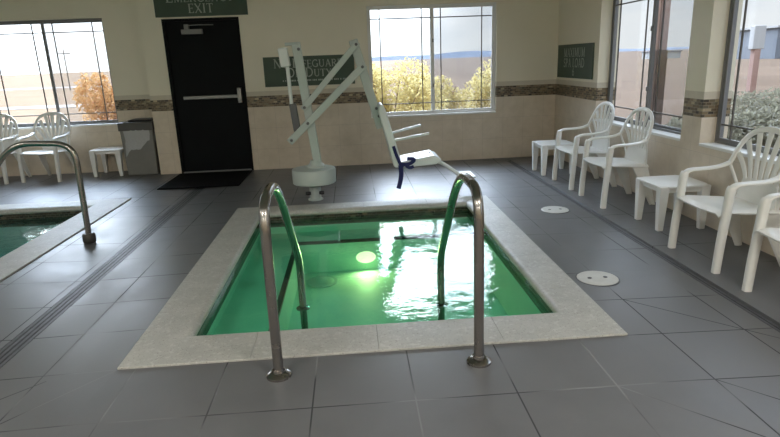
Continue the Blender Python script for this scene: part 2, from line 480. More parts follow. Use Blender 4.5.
def smooth_path(pts, sub=6):
    P = [Vector(p) for p in pts]; out = []
    for i in range(len(P)-1):
        p0, p1, p2, p3 = P[max(i-1, 0)], P[i], P[i+1], P[min(i+2, len(P)-1)]
        for k in range(sub):
            t = k/sub
            out.append(.5*((2*p1)+(p2-p0)*t+(2*p0-5*p1+4*p2-p3)*t*t+(3*p1-p0-3*p2+p3)*t**3))
    out.append(P[-1]); return out
def fillet(pts, r, seg=6):
    """polyline with its inner corners rounded by radius r"""
    P = [Vector(p) for p in pts]; out = [P[0]]
    for i in range(1, len(P)-1):
        a = (P[i-1]-P[i]); b = (P[i+1]-P[i]); la, lb = a.length, b.length
        a.normalize(); b.normalize(); d = min(r, la*.48, lb*.48)
        p, q = P[i]+a*d, P[i]+b*d
        for k in range(seg+1):
            t = k/seg
            out.append((1-t)**2*p+2*t*(1-t)*P[i]+t*t*q)
    out.append(P[-1]); return out
def tag(o, label, cat, group=None, kind=None):
    o['label'] = label; o['category'] = cat
    if group: o['group'] = group
    if kind: o['kind'] = kind
    return o
def thing(name, label, cat, loc=(0, 0, 0), rz=0., group=None, kind=None):
    o = bpy.data.objects.new(name, None); COL.objects.link(o)
    o.location = loc; o.rotation_euler = (0, 0, rz); o.empty_display_size = .1
    return tag(o, label, cat, group, kind)
def dup(root, loc, rz, label, group=None):
    r = root.copy(); COL.objects.link(r); r.location = loc; r.rotation_euler = (0, 0, rz); r['label'] = label
    if group: r['group'] = group
    for ch in list(root.children):
        c = ch.copy(); COL.objects.link(c); c.parent = r
        for g in list(ch.children):
            d = g.copy(); COL.objects.link(d); d.parent = c
    return r

# ------------------------------------------------------------ room shell
XW, YB, YL, XL, YF = 3.05, 8.52, 9.0, -9.0, -4.2      # right wall, back wall, recessed back wall, left wall, wall behind
XP = -2.84                                             # where the recess ends
WIN_R = 3.22                                           # window plane in the right wall
SPA = (-1.2846, 1.4433, 2.7591, 6.126)                 # coping outer
SIN = (-.985, 1.17, 3.10, 5.87)                        # coping inner
POOL_X, POOL_Y = -2.70, 6.93
DL0, DL1 = -2.08, -1.95                                # left drain
DR0, DR1 = 2.275, 2.33                                 # right drain
DZ = -.016
YE = 8.30
def floor():
    b = MB()
    x0, x1, y0, y1 = SPA
    e = .01
    # left of the spa: slopes down to the left drain
    yl, yr = 1.95, 1.75
    b.poly([(DL1, yl, DZ), (x0, y0, 0), (x0, y1, 0), (DL1, y1, DZ)])
    b.poly([(DL0, YF, 0), (DL0, yl, DZ), (POOL_X-.02, yl, 0), (POOL_X-.02, YF, 0)][::-1])
    b.poly([(DL0, yl, DZ), (DL0, y1, DZ), (POOL_X-.02, y1, 0), (POOL_X-.02, yl, 0)])
    b.poly([(DL0, yl, DZ-.006), (DL1, yl, DZ-.006), (DL1, y1, DZ-.006), (DL0, y1, DZ-.006)])
    b.poly([(DL0, yl, DZ-.006), (DL0, y1, DZ-.006), (DL0, y1, DZ), (DL0, yl, DZ)])
    b.poly([(DL1, yl, DZ-.006), (DL1, y1, DZ-.006), (DL1, y1, DZ), (DL1, yl, DZ)])
    # right of the spa
    b.poly([(x1, y0, 0), (DR0, yr, DZ), (DR0, y1, DZ), (x1, y1, 0)])
    b.poly([(DR0, yr, DZ-.006), (DR1, yr, DZ-.006), (DR1, y1, DZ-.006), (DR0, y1, DZ-.006)])
    b.poly([(DR0, yr, DZ-.006), (DR0, y1, DZ-.006), (DR0, y1, DZ), (DR0, yr, DZ)])
    b.poly([(DR1, yr, DZ-.006), (DR1, y1, DZ-.006), (DR1, y1, 0), (DR1, yr, 0)])
    b.poly([(DR1, yr, 0), (XW+.3, yr, 0), (XW+.3, y1, 0), (DR1, y1, 0)])
    # front: level, then the folds
    b.poly([(x0, y0, 0), (DL1, yl, DZ), (DL1, YF, 0), (x0, YF, 0)]); b.poly([(DL0, yl, DZ-.006), (DL1, yl, DZ-.006), (DL1, yl, DZ), (DL0, yl, DZ)]); b.poly([(DR0, yr, DZ-.006), (DR1, yr, DZ-.006), (DR1, yr, 0), (DR0, yr, DZ)])
    b.poly([(DL0, YF, 0), (DL1, YF, 0), (DL1, yl, DZ), (DL0, yl, DZ)])
    b.poly([(x0, y0, 0), (x0, YF, 0), (x1, YF, 0), (x1, y0, 0)])
    b.poly([(x1, y0, 0), (x1, YF, 0), (DR0, YF, 0), (DR0, yr, DZ)])
    b.poly([(DR0, yr, DZ), (DR0, YF, 0), (DR1, YF, 0), (DR1, yr, 0)])
    b.poly([(DR1, yr, 0), (DR1, YF, 0), (XW+.3, YF, 0), (XW+.3, yr, 0)])
    # behind the spa
    b.poly([(x0, y1, 0), (x1, y1, 0), (x1, YB, 0), (x0, YB, 0)])
    b.poly([(DL1, y1, DZ), (x0, y1, 0), (x0, YB, 0), (DL1, YE, DZ)])
    b.poly([(x1, y1, 0), (DR0, y1, DZ), (DR0, YE, DZ), (x1, YB, 0)])
    b.poly([(DL0, y1, DZ), (DL0, YE, DZ), (POOL_X-.02, YB, 0), (POOL_X-.02, y1, 0)])
    b.poly([(DR1, y1, 0), (XW+.3, y1, 0), (XW+.3, YB, 0), (DR1, YE, 0)])
    b.poly([(DL0, YE, DZ), (DL1, YE, DZ), (x0, YB, 0), (POOL_X-.02, YB, 0)])
    b.poly([(DR0, YE, DZ), (DR1, YE, 0), (XW+.3, YB, 0), (x1, YB, 0)])
    for a, c, zl, zr in ((DL0, DL1, DZ, DZ), (DR0, DR1, DZ, 0)):
        zb = DZ-.006
        b.poly([(a, y1, zb), (c, y1, zb), (c, YE, zb), (a, YE, zb)])
        b.poly([(a, y1, zb), (a, YE, zb), (a, YE, zl), (a, y1, zl)]); b.poly([(c, y1, zb), (c, YE, zb), (c, YE, zr), (c, y1, zr)])
        b.poly([(a, YE, zb), (c, YE, zb), (c, YE, zr), (a, YE, zl)])
    # around the swimming pool and into the recess
    b.poly([(XL, POOL_Y-.02, 0), (POOL_X-.02, POOL_Y-.02, 0), (POOL_X-.02, YB, 0), (XL, YB, 0)])
    b.poly([(XL, YB, 0), (XP+.2, YB, 0), (XP+.2, YL+.1, 0), (XL, YL+.1, 0)])
    b.poly([(XL, YF, 0), (POOL_X-.02, YF, 0), (POOL_X-.02, -2.0, 0), (XL, -2.0, 0)])
    b.poly([(POOL_X-.02, -2.0, 0), (POOL_X-.02, -2.0, 0.0001), (POOL_X-.021, -2.0, 0)])
    b.build('floor', M['floor'], kind='structure')
floor()

def wall_with_openings(name, along, c0, c1, thick0, thick1, z1, openings, m=None):
    """along 'X' or 'Y': a wall slab between c0..c1, thickness thick0..thick1, with (a,b,za,zb) openings"""
    b = MB()
    def bx(a, c, za, zb):
        if c-a < 1e-5 or zb-za < 1e-5: return
        if along == 'X': b.box(a, c, thick0, thick1, za, zb)
        else: b.box(thick0, thick1, a, c, za, zb)
    cur = c0
    for a, c, za, zb in sorted(openings):
        bx(cur, a, -.05, z1); bx(a, c, -.05, za); bx(a, c, zb, z1); cur = c
    bx(cur, c1, -.05, z1)
    return b.build(name, m or M['wall'], kind='structure')
WB = (.29, 2.15, .705, 2.24)                     # back window opening
WL_ = (-5.30, -3.515, .725, 2.24)                 # left window opening
WR1 = (5.153, 7.074, .69, 2.2)
WR2 = (2.93, 4.855, .69, 2.2)
WR3 = (-.1, 1.8, .69, 2.2)  # opening added beside the camera, unseen, to let in more daylight
DOOR = (-2.535, -1.487, 0., 2.155)
wall_with_openings('wall_back', 'X', XP, XW, YB, YB+.18, CEIL, [WB, (DOOR[0], DOOR[1], -.05, DOOR[3])])
wall_with_openings('wall_back_recess', 'X', XL, XP+.2, YL, YL+.2, CEIL, [WL_, (-8.2, -6.4, .725, 2.24)])  # second opening is added out of view to help light the room
MB().box(XP, XP+.2, YB+.18, YL, -.05, CEIL).build('wall_recess_return', M['wall'], kind='structure')
wall_with_openings('wall_right', 'Y', YF, YB+.18, XW, XW+.25, CEIL, [WR1, WR2, WR3])
wall_with_openings('wall_left', 'Y', YF, YL+.2, XL-.2, XL, CEIL, [(2.6, 4.4, .7, 2.3), (5.2, 7.0, .7, 2.3), (0., 1.8, .7, 2.3)])  # unseen openings added to bring window light to the left side
MB().box(XL-.2, XW+.25, YF-.2, YF, -.05, CEIL).build('wall_front', M['wall'], kind='structure')
MB().box(XL-.2, XW+.3, YF-.2, YL+.25, CEIL, CEIL+.1).build('ceiling', M['ceiling'], kind='structure')
for x, y in FILL_SPOTS:  # housings built around the added fill lights
    t = thing('ceiling_fill_panel', 'long pale fill light panel added overhead, out of view', 'ceiling lamp', (x, y, CEIL), 0, 'fill lights added under the ceiling')
    MB().box(-.62, .62, -.2, .2, -.045, -.001).build('housing', M['fixture'], t)
    MB().box(-.55, .55, -.14, .14, -.06, -.045).build('diffuser', M['lens'], t)

# ------------------------------------------------------------ windows
def window(name, label, loc, rz, w, h, screen_side, m_frame, m_reveal, z0, sill_depth, sill_out=.004):
    """local frame: x along the window (0..w, seen from inside left to right), y outwards, z up"""
    o = thing(name, label, 'window', loc, rz, kind='structure'); del o['category']
    def part(n, b, m, par=o, **kw): return b.build(n, m, par, **kw)
    fwid, d = .024, .06
    b = MB()
    b.box(0, w, -d/2, d/2, z0, z0+fwid); b.box(0, w, -d/2, d/2, z0+h-fwid, z0+h)
    b.box(0, fwid, -d/2, d/2, z0+fwid, z0+h-fwid); b.box(w-fwid, w, -d/2, d/2, z0+fwid, z0+h-fwid)
    part('window_frame', b, m_frame)
    mid = w/2
    for si, (a, c, yy) in enumerate(((fwid, mid+.025, -.012), (mid-.025, w-fwid, .014))):
        b = MB(); sw = .026
        za, zb = z0+fwid, z0+h-fwid
        b.box(a, c, yy-.012, yy+.012, za, za+sw); b.box(a, c, yy-.012, yy+.012, zb-sw, zb)
        b.box(a, a+sw, yy-.012, yy+.012, za+sw, zb-sw); b.box(c-sw*(1.5 if si == 0 else 1), c, yy-.012, yy+.012, za+sw, zb-sw)
        s = part('sash', b, m_frame)
        b = MB(); g = .010
        xl_, xr_ = a+.155, c-.175
        for xx in (xl_, xr_): b.box(xx-g/2-.002, xx+g/2+.002, yy-.006, yy+.006, za+sw, zb-sw)
        for zz in (za+.14, zb-.15): b.box(a+sw, c-sw, yy-.0055, yy+.0055, zz-g/2-.002, zz+g/2+.002)
        part('muntin_grid', b, M['muntin'], s)
        part('glass_pane', MB().box(a+sw*.8, c-sw*.8, yy-.002, yy+.002, za+sw*.8, zb-sw*.8), M['glass'], s)
    for zz in (z0+h*.27, z0+h*.68):
        part('latch', MB().box(mid+.0, mid+.022, -.045, -.024, zz-.025, zz+.025), M['grey_frame'], bevel=.004)
    if screen_side:
        a, c = (mid, w-fwid) if screen_side > 0 else (fwid, mid)
        b = MB()
        b.poly([(a, .045, z0+fwid), (c, .045, z0+fwid), (c, .045, z0+h-fwid), (a, .045, z0+h-fwid)])
        part('insect_screen', b, M['screen'])
    part('window_sill', MB().box(-.0, w, -sill_depth-sill_out, -d/2, z0-.022, z0+.004), M['sill'], bevel=.004)
    return o
window('window_1', 'sliding window behind the two white chairs at the far left', (WL_[0], YL+.1, 0), 0, WL_[1]-WL_[0], WL_[3]-WL_[2], 1, M['grey_frame'], None, WL_[2], .1)
window('window_2', 'sliding window in the back wall behind the pool lift seat', (WB[0], YB+.09, 0), 0, WB[1]-WB[0], WB[3]-WB[2], 1, M['white_frame'], None, WB[2], .09)
# right wall: seen from inside, left is far (large y): local +x points to -Y, outwards +X
for n, lab, wr in (('window_3', 'tall window in the right wall between the green sign and the pillar', WR1),
                   ('window_4', 'nearest window at the right edge, beyond the tiled pillar', WR2),
                   ('window_5', 'added unseen window in the right wall beside the camera', WR3)):
    window(n, lab, (WIN_R, wr[1], 0), -PI/2, wr[1]-wr[0], wr[3]-wr[2], 1 if n == 'window_3' else 0, M['grey_frame'], None, wr[2], WIN_R-XW)
for i, (a, c) in enumerate(((2.6, 4.4), (5.2, 7.0), (0., 1.8))):
    window('window_%d' % (6+i), 'added unseen window in the far left wall over the swimming pool', (XL-.1, a, 0), PI/2, c-a, 1.6, 0, M['grey_frame'], None, .7, .1)
window('window_9', 'added unseen window in the recessed back wall beyond the left edge', (-8.2, YL+.1, 0), 0, 1.8, 1.515, 0, M['grey_frame'], None, .725, .1)

# ------------------------------------------------------------ door
d = thing('door_1', 'black emergency exit door with a push bar in the back wall', 'door', (0, 0, 0), 0, kind='structure'); del d['category']
x0, x1, _, zt = DOOR
b = MB(); b.box(x0, x0+.035, YB-.012, YB+.12, 0, zt); b.box(x1-.035, x1, YB-.012, YB+.12, 0, zt); b.box(x0+.035, x1-.035, YB-.012, YB+.12, zt-.035, zt)
b.build('door_frame', M['black_door'], d)
MB().box(x0+.037, x1-.037, YB+.02, YB+.065, .02, zt-.037).build('door_leaf', M['black_door'], d)
MB().box(x0+.03, x1-.03, YB-.02, YB+.1, .001, .018).build('threshold', M['steel_bar'], d, label='dull metal door threshold')
b = MB(); b.box(x0+.175, x1-.10, YB-.055, YB-.02, 1.06, 1.108); b.box(x0+.175, x0+.225, YB-.025, YB+.02, 1.065, 1.103)
b.build('push_bar', M['steel_bar'], d, bevel=.006, label='grey push bar')
MB().box(x1-.115, x1-.055, YB-.07, YB+.02, .99, 1.20).build('latch_case', M['steel_bar'], d, bevel=.008)
MB().box(x0+.255, x0+.54, YB-.045, YB+.02, 1.945, 2.01).build('door_closer', M['closer'], d, bevel=.005, label='grey door closer')
b = MB(); b.sweep([(x0+.32, YB-.03, 2.06), (x0+.50, YB-.05, 2.063), (x0+.70, YB-.03, 2.06)], .006, n=8); b.box(x0+.30, x0+.36, YB-.04, YB+.02, 2.01, 2.075)
b.build('closer_arm', M['closer'], d)
t = MB().box(-2.545, -1.50, 7.40, 8.46, .001, .012).build('door_mat', M['mat_black'], bevel=.004)
tag(t, 'flat black rubber mat on the floor in front of the exit door', 'door mat')

# ------------------------------------------------------------ signs (a small serif stroke alphabet)
TK, TN = .15, .075
def arc(cx, cy, rx, ry, a0, a1, n=12):
    return [(cx+rx*math.cos(math.radians(a0+(a1-a0)*i/n)), cy+ry*math.sin(math.radians(a0+(a1-a0)*i/n))) for i in range(n+1)]
def sf(x, y, w=.15): return ([(x-w, y), (x+w, y)], .05)
GL = {
 'E': (.62, [([(.14, 0), (.14, 1)], TK), ([(.0, .97), (.56, .97)], .06), ([(.14, .51), (.46, .51)], .06), ([(0, .03), (.58, .03)], .06), ([(.56, 1), (.56, .82)], .05), ([(.58, 0), (.58, .2)], .05), ([(.46, .6), (.46, .42)], .05)]),
 'M': (1.0, [([(.13, 0), (.16, 1)], TN), ([(.16, 1), (.5, .03)], TK), ([(.5, .03), (.84, 1)], TN), ([(.84, 1), (.87, 0)], TK), sf(.13, .03, .11), sf(.87, .03, .13), sf(.12, .97, .07), sf(.88, .97, .07)]),
 'R': (.76, [([(.14, 0), (.14, 1)], TK), (arc(.3, .75, .27, .22, 90, -90), .11), ([(0, .97), (.3, .97)], .06), ([(.14, .53), (.3, .53)], .06), ([(.34, .53), (.68, .02)], TK), sf(.14, .03), sf(.7, .03, .08)]),
 'G': (.84, [(arc(.46, .5, .4, .47, 50, 330, 20), .12), ([(.74, .05), (.74, .42)], TK), sf(.72, .44, .13), ([(.72, .98), (.72, .76)], .05)]),
 'N': (.86, [([(.14, 0), (.14, 1)], TN), ([(.14, 1), (.72, 0)], TK), ([(.72, 0), (.72, 1)], TN), sf(.14, .03, .13), sf(.72, .97, .13), sf(.1, .97, .1)]),
 'C': (.78, [(arc(.46, .5, .4, .47, 48, 312, 20), .12), ([(.72, .98), (.72, .74)], .05), ([(.72, .02), (.72, .2)], .05)]),
 'Y': (.78, [([(.08, 1), (.39, .48)], TK), ([(.7, 1), (.39, .48)], TN), ([(.39, .5), (.39, 0)], TK), sf(.1, .97, .12), sf(.68, .97, .1), sf(.39, .03)]),
 'X': (.8, [([(.08, 1), (.72, 0)], TK), ([(.7, 1), (.1, 0)], TN), sf(.1, .97, .12), sf(.68, .97, .1), sf(.1, .03, .1), sf(.7, .03, .12)]),
 'I': (.36, [([(.17, 0), (.17, 1)], TK), sf(.17, .03), sf(.17, .97)]),
 'T': (.72, [([(.36, 0), (.36, 1)], TK), ([(.02, .97), (.7, .97)], .06), ([(.03, 1), (.03, .8)], .05), ([(.69, 1), (.69, .8)], .05), sf(.36, .03)]),
 'O': (.88, [(arc(.44, .5, .37, .47, 0, 360, 26), .12)]),
 'L': (.62, [([(.14, 0), (.14, 1)], TK), ([(0, .03), (.58, .03)], .06), sf(.14, .97), ([(.58, 0), (.58, .22)], .05)]),
 'F': (.58, [([(.14, 0), (.14, 1)], TK), ([(0, .97), (.54, .97)], .06), ([(.14, .5), (.44, .5)], .06), ([(.54, 1), (.54, .8)], .05), sf(.14, .03), ([(.44, .6), (.44, .4)], .05)]),
 'U': (.82, [([(.14, 1), (.14, .3)], TK), (arc(.41, .32, .27, .29, 180, 360), .1), ([(.68, .3), (.68, 1)], TN), sf(.14, .97), sf(.68, .97, .12)]),
 'A': (.8, [([(.1, 0), (.4, 1)], TN), ([(.4, 1), (.72, 0)], TK), ([(.2, .34), (.6, .34)], .06), sf(.1, .03, .1), sf(.7, .03, .12)]),
 'D': (.84, [([(.14, 0), (.14, 1)], TK), ([(0, .97), (.36, .97)], .06), ([(0, .03), (.36, .03)], .06), (arc(.34, .5, .42, .47, 90, -90, 16), .12)]),
 'S': (.6, [(arc(.3, .735, .22, .235, 30, 250, 12)+arc(.3, .265, .24, .235, 80, -150, 12), .11), ([(.5, .98), (.5, .8)], .05), ([(.06, .02), (.06, .22)], .05)]),
 'P': (.68, [([(.14, 0), (.14, 1)], TK), (arc(.3, .73, .28, .24, 90, -90), .11), ([(0, .97), (.3, .97)], .06), ([(.14, .49), (.3, .49)], .06), sf(.14, .03)]),
 '6': (.64, [(arc(.32, .3, .24, .28, 0, 360, 20), .11), (arc(.6, .3, .52, .68, 178, 105, 10), .1)]),
 ' ': (.4, []),
}
def text_width(runs): return sum((GL[ch][0]+.1)*h for s, h in runs for ch in s)
def letters(runs, cx, z, place):
    """runs: [(text, cap height)...] centred on cx with its baseline at z; place(u, z) -> 3-D point; one mesh per word"""
    u = cx-text_width(runs)/2; words = [MB()]; fresh = True
    for s, h in runs:
        for ch in s:
            w, strokes = GL[ch]
            if ch == ' ' and not fresh: words.append(MB()); fresh = True
            for pts, th in strokes:
                fresh = False; b = words[-1]
                P = [Vector((u+p[0]*h, z+p[1]*h)) for p in pts]; n = len(P); L, R = [], []
                for i in range(n):
                    t = (P[min(i+1, n-1)]-P[max(i-1, 0)]).normalized(); q = Vector((-t.y, t.x))*(th*h/2)
                    L.append(P[i]+q); R.append(P[i]-q)
                for i in range(n-1):
                    b.bm.faces.new([b.bm.verts.new(place(v.x, v.y)) for v in (L[i], L[i+1], R[i+1], R[i])])
            u += (w+.1)*h
    return words
def small_caps(s, big, small):
    out = []
    for wd in s.split(' '):
        if out: out.append((' ', small))
        out += [(wd[0], big), (wd[1:], small)]
    return [r for r in out if r[0]]
def sign(label, a, c, z0, z1, axis, lines, marks=None):
    if axis == 'X':     # on the back wall, facing -Y
        o = thing('wall_sign', label, 'sign', ((a+c)/2, YB, z0)); inv = Vector((-(a+c)/2, -YB, -z0))
        panel = MB().box(a, c, YB-.014, YB-.001, z0, z1); place = lambda u, z: Vector((u, YB-.0165, z))+inv; cx = (a+c)/2
    else:               # on the right wall, facing -X; u runs from far to near
        o = thing('wall_sign', label, 'sign', (XW, (a+c)/2, z0)); inv = Vector((-XW, -(a+c)/2, -z0))
        panel = MB().box(XW-.014, XW-.001, a, c, z0, z1); place = lambda u, z: Vector((XW-.0165, -u, z))+inv; cx = -(a+c)/2
    for v in panel.bm.verts: v.co += inv
    panel.build('sign_panel', M['green_sign'], o, bevel=.002)
    for runs, z, off in lines:
        for b in letters(runs, cx+off, z, place): b.build('sign_lettering', M['sign_text'], o)
    if marks:
        b = MB(); rnd = random.Random(3)
        for z, ua, ub, h in marks:    # a line too small to read
            u = ua
            while u < ub:
                wl_ = rnd.uniform(.012, .022)
                b.bm.faces.new([b.bm.verts.new(place(*p)) for p in ((u, z), (u+wl_, z), (u+wl_, z+h), (u, z+h))]); u += wl_+rnd.choice((.006, .006, .02))
        b.build('fine_print', M['sign_text'], o, kind='stuff')
    return o
sign('green EMERGENCY EXIT sign above the black door', -2.605, -1.35, 2.178, 2.62, 'X',
     [(small_caps('EMERGENCY', .15, .115), 2.365, 0), ([('EXIT', .12)], 2.222, 0)])
sign('green NO LIFEGUARD ON DUTY sign behind the lift mast', -1.205, .08, 1.19, 1.60, 'X',
     [(small_caps('NO LIFEGUARD', .125, .10), 1.445, -.0), (small_caps('ON DUTY', .125, .10), 1.315, 0)], [(1.255, -.95, -.05, .022)])
sign('green MAXIMUM SPA LOAD 6 sign on the right wall', 7.21, 8.45, 1.17, 1.615, 'Y',
     [([('MAXIMUM', .115)], 1.45, 0), ([('SPA LOAD', .115)], 1.315, 0), ([('6', .1)], 1.205, 0)])

# ------------------------------------------------------------ hot tub
tub = thing('hot_tub', 'square sunken hot tub with green lit water and pale stone coping', 'hot tub', (0, 0, 0))
ox0, ox1, oy0, oy1 = SPA; ix0, ix1, iy0, iy1 = SIN
def coping(b, O, I, segs, zt=.012, zb=-.055, sides=(1, 1, 1, 1)):
    """mitred coping of stone segments round a rectangle with a bullnose on the inner edge"""
    (a0, a1, c0, c1), (e0, e1, f0, f1) = O, I
    runs = [((a0, c0), (a1, c0), (e0, f0), (e1, f0)), ((a1, c0), (a1, c1), (e1, f0), (e1, f1)),
            ((a1, c1), (a0, c1), (e1, f1), (e0, f1)), ((a0, c1), (a0, c0), (e0, f1), (e0, f0))]
    for (p, q, r, s_), n, on in zip(runs, segs, sides):
        if not on: continue
        p, q, r, s_ = (Vector(v) for v in (p, q, r, s_))
        L = (q-p).length; g = .0010/L
        for k in range(n):
            t0, t1 = k/n+(g if k else 0), (k+1)/n-(g if k < n-1 else 0)
            def across(t, w):     # w 0 outer .. 1 inner
                tt = t
                a = p.lerp(q, tt); b_ = r.lerp(s_, tt)
                if k > 0 and k < n-1 or True:
                    # keep joints square to the run except at the mitres
                    if 0 < tt < 1:
                        d_ = (q-p).normalized(); off = (b_-a).dot(d_); b_ = b_-d_*off
                return a.lerp(b_, w)
            W_ = abs((r-p).dot(Vector((-(q-p).y, (q-p).x)).normalized()))
            rad = .04; prof = [(0, -.02), (0, zt-.003), (.003/W_, zt), (1-rad/W_, zt)]
            for i in range(1, 9):
                an = PI/2*i/8*2
                if an > PI: break
                prof.append((1-rad/W_+rad/W_*math.sin(an), zt-(zt-zb)/2*(1-math.cos(an))))
            prof.append((.3, zb))
            A = [b.bm.verts.new((*across(t0, w), z)) for w, z in prof]; B = [b.bm.verts.new((*across(t1, w), z)) for w, z in prof]
            m_ = len(prof)
            for i in range(m_): b.bm.faces.new((A[i], A[(i+1) % m_], B[(i+1) % m_], B[i]))
            b.bm.faces.new(A[::-1]); b.bm.faces.new(B)
b = MB(); coping(b, SPA, SIN, (4, 5, 4, 5)); b.build('coping', M['stone'], tub, smooth=True, angle=35, label='pale speckled stone coping')
tx0, tx1, ty0, ty1 = ix0-.02, ix1+.02, iy0-.02, iy1+.02
ZW, ZBEN, ZFL = -.085, -.23, -.55
BX, BY = -.60, 5.50
b = MB()
def wall_ring(b, x0, x1, y0, y1, z0, z1):
    b.poly([(x0, y0, z0), (x1, y0, z0), (x1, y0, z1), (x0, y0, z1)]); b.poly([(x0, y1, z0), (x1, y1, z0), (x1, y1, z1), (x0, y1, z1)])
    b.poly([(x0, y0, z0), (x0, y1, z0), (x0, y1, z1), (x0, y0, z1)]); b.poly([(x1, y0, z0), (x1, y1, z0), (x1, y1, z1), (x1, y0, z1)])
wall_ring(b, tx0, tx1, ty0, ty1, -.16, -.04); b.build('waterline_band', M['mosaic'], tub, label='dark mosaic waterline tiles')
b = MB(); wall_ring(b, tx0, tx1, ty0, ty1, ZFL, -.16)
b.poly([(tx0, ty0, ZFL), (tx1, ty0, ZFL), (tx1, ty1, ZFL), (tx0, ty1, ZFL)])
b.build('basin', M['plaster'], tub)
b = MB()
b.prism([(tx0+.002, ty0+.002, ZFL), (BX, ty0+.002, ZFL), (BX, BY, ZFL), (tx1-.002, BY, ZFL), (tx1-.002, ty1-.002, ZFL), (tx0+.002, ty1-.002, ZFL)], (0, 0, ZBEN-ZFL))
b.build('bench', M['plaster'], tub)
b = MB()
b.box(BX-.035, BX+.006, ty0+.01, BY-.006, ZBEN+.001, ZBEN+.006); b.box(BX, BX+.006, ty0+.01, BY-.006, ZBEN-.02, ZBEN+.006)
b.box(BX-.035, tx1-.01, BY-.006, BY+.03, ZBEN+.001, ZBEN+.006); b.box(BX+.006, tx1-.01, BY-.006, BY, ZBEN-.02, ZBEN+.006)
b.build('bench_edge_trim', M['trim_dark'], tub, label='dark tile edging of the bench')
MB().box(-.20, -.18, BY-.02, BY+.26, ZBEN+.006, ZBEN+.010).build('bench_joint', M['trim_light'], tub)
b = MB(); b.lathe([(.0, .03), (.05, .03), (.085, .02), (.1, 0), (.1, -.01)], (0, 0, 0), 28, closed=False)
mt = Matrix.Translation((.07, BY-.004, -.415)) @ Matrix.Rotation(PI/2, 4, 'X') @ Matrix.Diagonal((1, .62, 1, 1))
for v in b.bm.verts: v.co = mt @ v.co
b.build('underwater_lamp', M['spa_lamp'], tub, smooth=True, label='glowing round underwater lamp')
b = MB(); b.lathe([(0, .035), (.05, .033), (.09, .024), (.125, .008), (.14, 0)], (-.37, 5.22, ZFL+.002), 32, closed=False)
b.lathe([(.10, .012), (.15, .012), (.15, .0)], (-.37, 5.22, ZFL+.001), 32, closed=False)
b.build('drain_cover', M['drain_cover'], tub, smooth=True)
pl = bpy.data.lights.new('underwater_lamp_light', 'AREA'); pl.shape = 'DISK'; pl.size = .16; pl.energy = 3.2; pl.color = (1., .98, .42)
po = bpy.data.objects.new('underwater_lamp_light', pl); po.location = (.07, BY-.05, -.415); po.parent = tub; COL.objects.link(po)
po.rotation_euler = Vector((.10, -.98, -.16)).to_track_quat('-Z', 'Y').to_euler()
b = MB(); nx = 2
b.poly([(tx0+.001, ty0+.001, ZW), (tx1-.001, ty0+.001, ZW), (tx1-.001, ty1-.001, ZW), (tx0+.001, ty1-.001, ZW)])
o = b.build('spa_water', M['water']); tag(o, 'green rippled water filling the hot tub', 'water', kind='stuff')

# ------------------------------------------------------------ swimming pool at the left
sp = thing('swimming_pool', 'swimming pool at the left edge with speckled coping', 'swimming pool', (0, 0, 0))
PO = (XL+.6, POOL_X, -2.0, POOL_Y); PIN = (XL+.9, POOL_X-.35, -1.7, POOL_Y-.30)
b = MB(); coping(b, PO, PIN, (8, 12, 8, 12)); b.build('coping', M['stone'], sp, smooth=True, angle=35, label='pale speckled stone coping')
q0, q1, q2, q3 = PIN[0]-.02, PIN[1]+.02, PIN[2]-.02, PIN[3]+.02
b = MB(); wall_ring(b, q0, q1, q2, q3, -.2, -.04); b.build('waterline_band', M['mosaic'], sp, label='dark mosaic waterline tiles')
b = MB(); wall_ring(b, q0, q1, q2, q3, -1.1, -.2); b.poly([(q0, q2, -1.1), (q1, q2, -1.1), (q1, q3, -1.1), (q0, q3, -1.1)]); b.build('basin', M['pool_plaster'], sp)
b = MB(); b.poly([(q0+.001, q2+.001, -.11), (q1-.001, q2+.001, -.11), (q1-.001, q3-.001, -.11), (q0+.001, q3-.001, -.11)])
o = b.build('pool_water', M['pool_water']); tag(o, 'teal water of the swimming pool at the left edge', 'water', kind='stuff')

# ------------------------------------------------------------ drains and lids in the deck
def trench(name, label, x0, x1, y0, y1, bars):
    o = thing(name, label, 'floor drain', ((x0+x1)/2, y0, DZ-.006), 0, 'trench drains in the deck')
    L = y1-y0; w = (x1-x0)/2
    MB().box(-w+.002, w-.002, 0, L, .0002, .003).build('channel', M['grate'], o)
    n = bars
    for k in range(n):
        xc = -w+(k+.5)*2*w/n; hw = w/n*.62
        MB().box(xc-hw, xc+hw, 0, L, .003, .0055).build('grate_bar', M['grate_bar'], o)
    return o
trench('trench_drain', 'slotted floor drain between the swimming pool and the hot tub', DL0, DL1, 1.95, YE, 4)
trench('trench_drain', 'narrow dark floor drain along the row of chairs at the right', DR0, DR1, 1.75, YE, 2)
for (x, y, r, lab) in ((1.63, 3.59, .137, 'round white deck lid nearest the camera, beside the hot tub corner'), (1.985, 5.435, .135, 'round white deck lid farther back, near the chairs')):
    zf = (x-1.4433)/(DR0-1.4433)*DZ
    o = thing('deck_lid', lab, 'lid', (x, y, zf), 0, 'round skimmer lids in the deck')
    MB().lathe([(r*.99, -.004), (r, .004), (r*.97, .007), (r*.9, .007), (.0, .008)], (0, 0, 0), 40, closed=False).build('cover', M['lid'], o, smooth=True)
    MB().lathe([(r*1.0, -.003), (r*1.06, -.003), (r*1.06, .0035), (r*1.0, .0035)], (0, 0, 0), 40, closed=False).build('rim', M['grate_bar'], o, smooth=True)
    for dx in (-.055, .055): MB().lathe([(.015, .0075), (.015, .0092), (0, .0092)], (dx, 0.0, 0), 12, closed=False).build('finger_hole', M['black'], o)

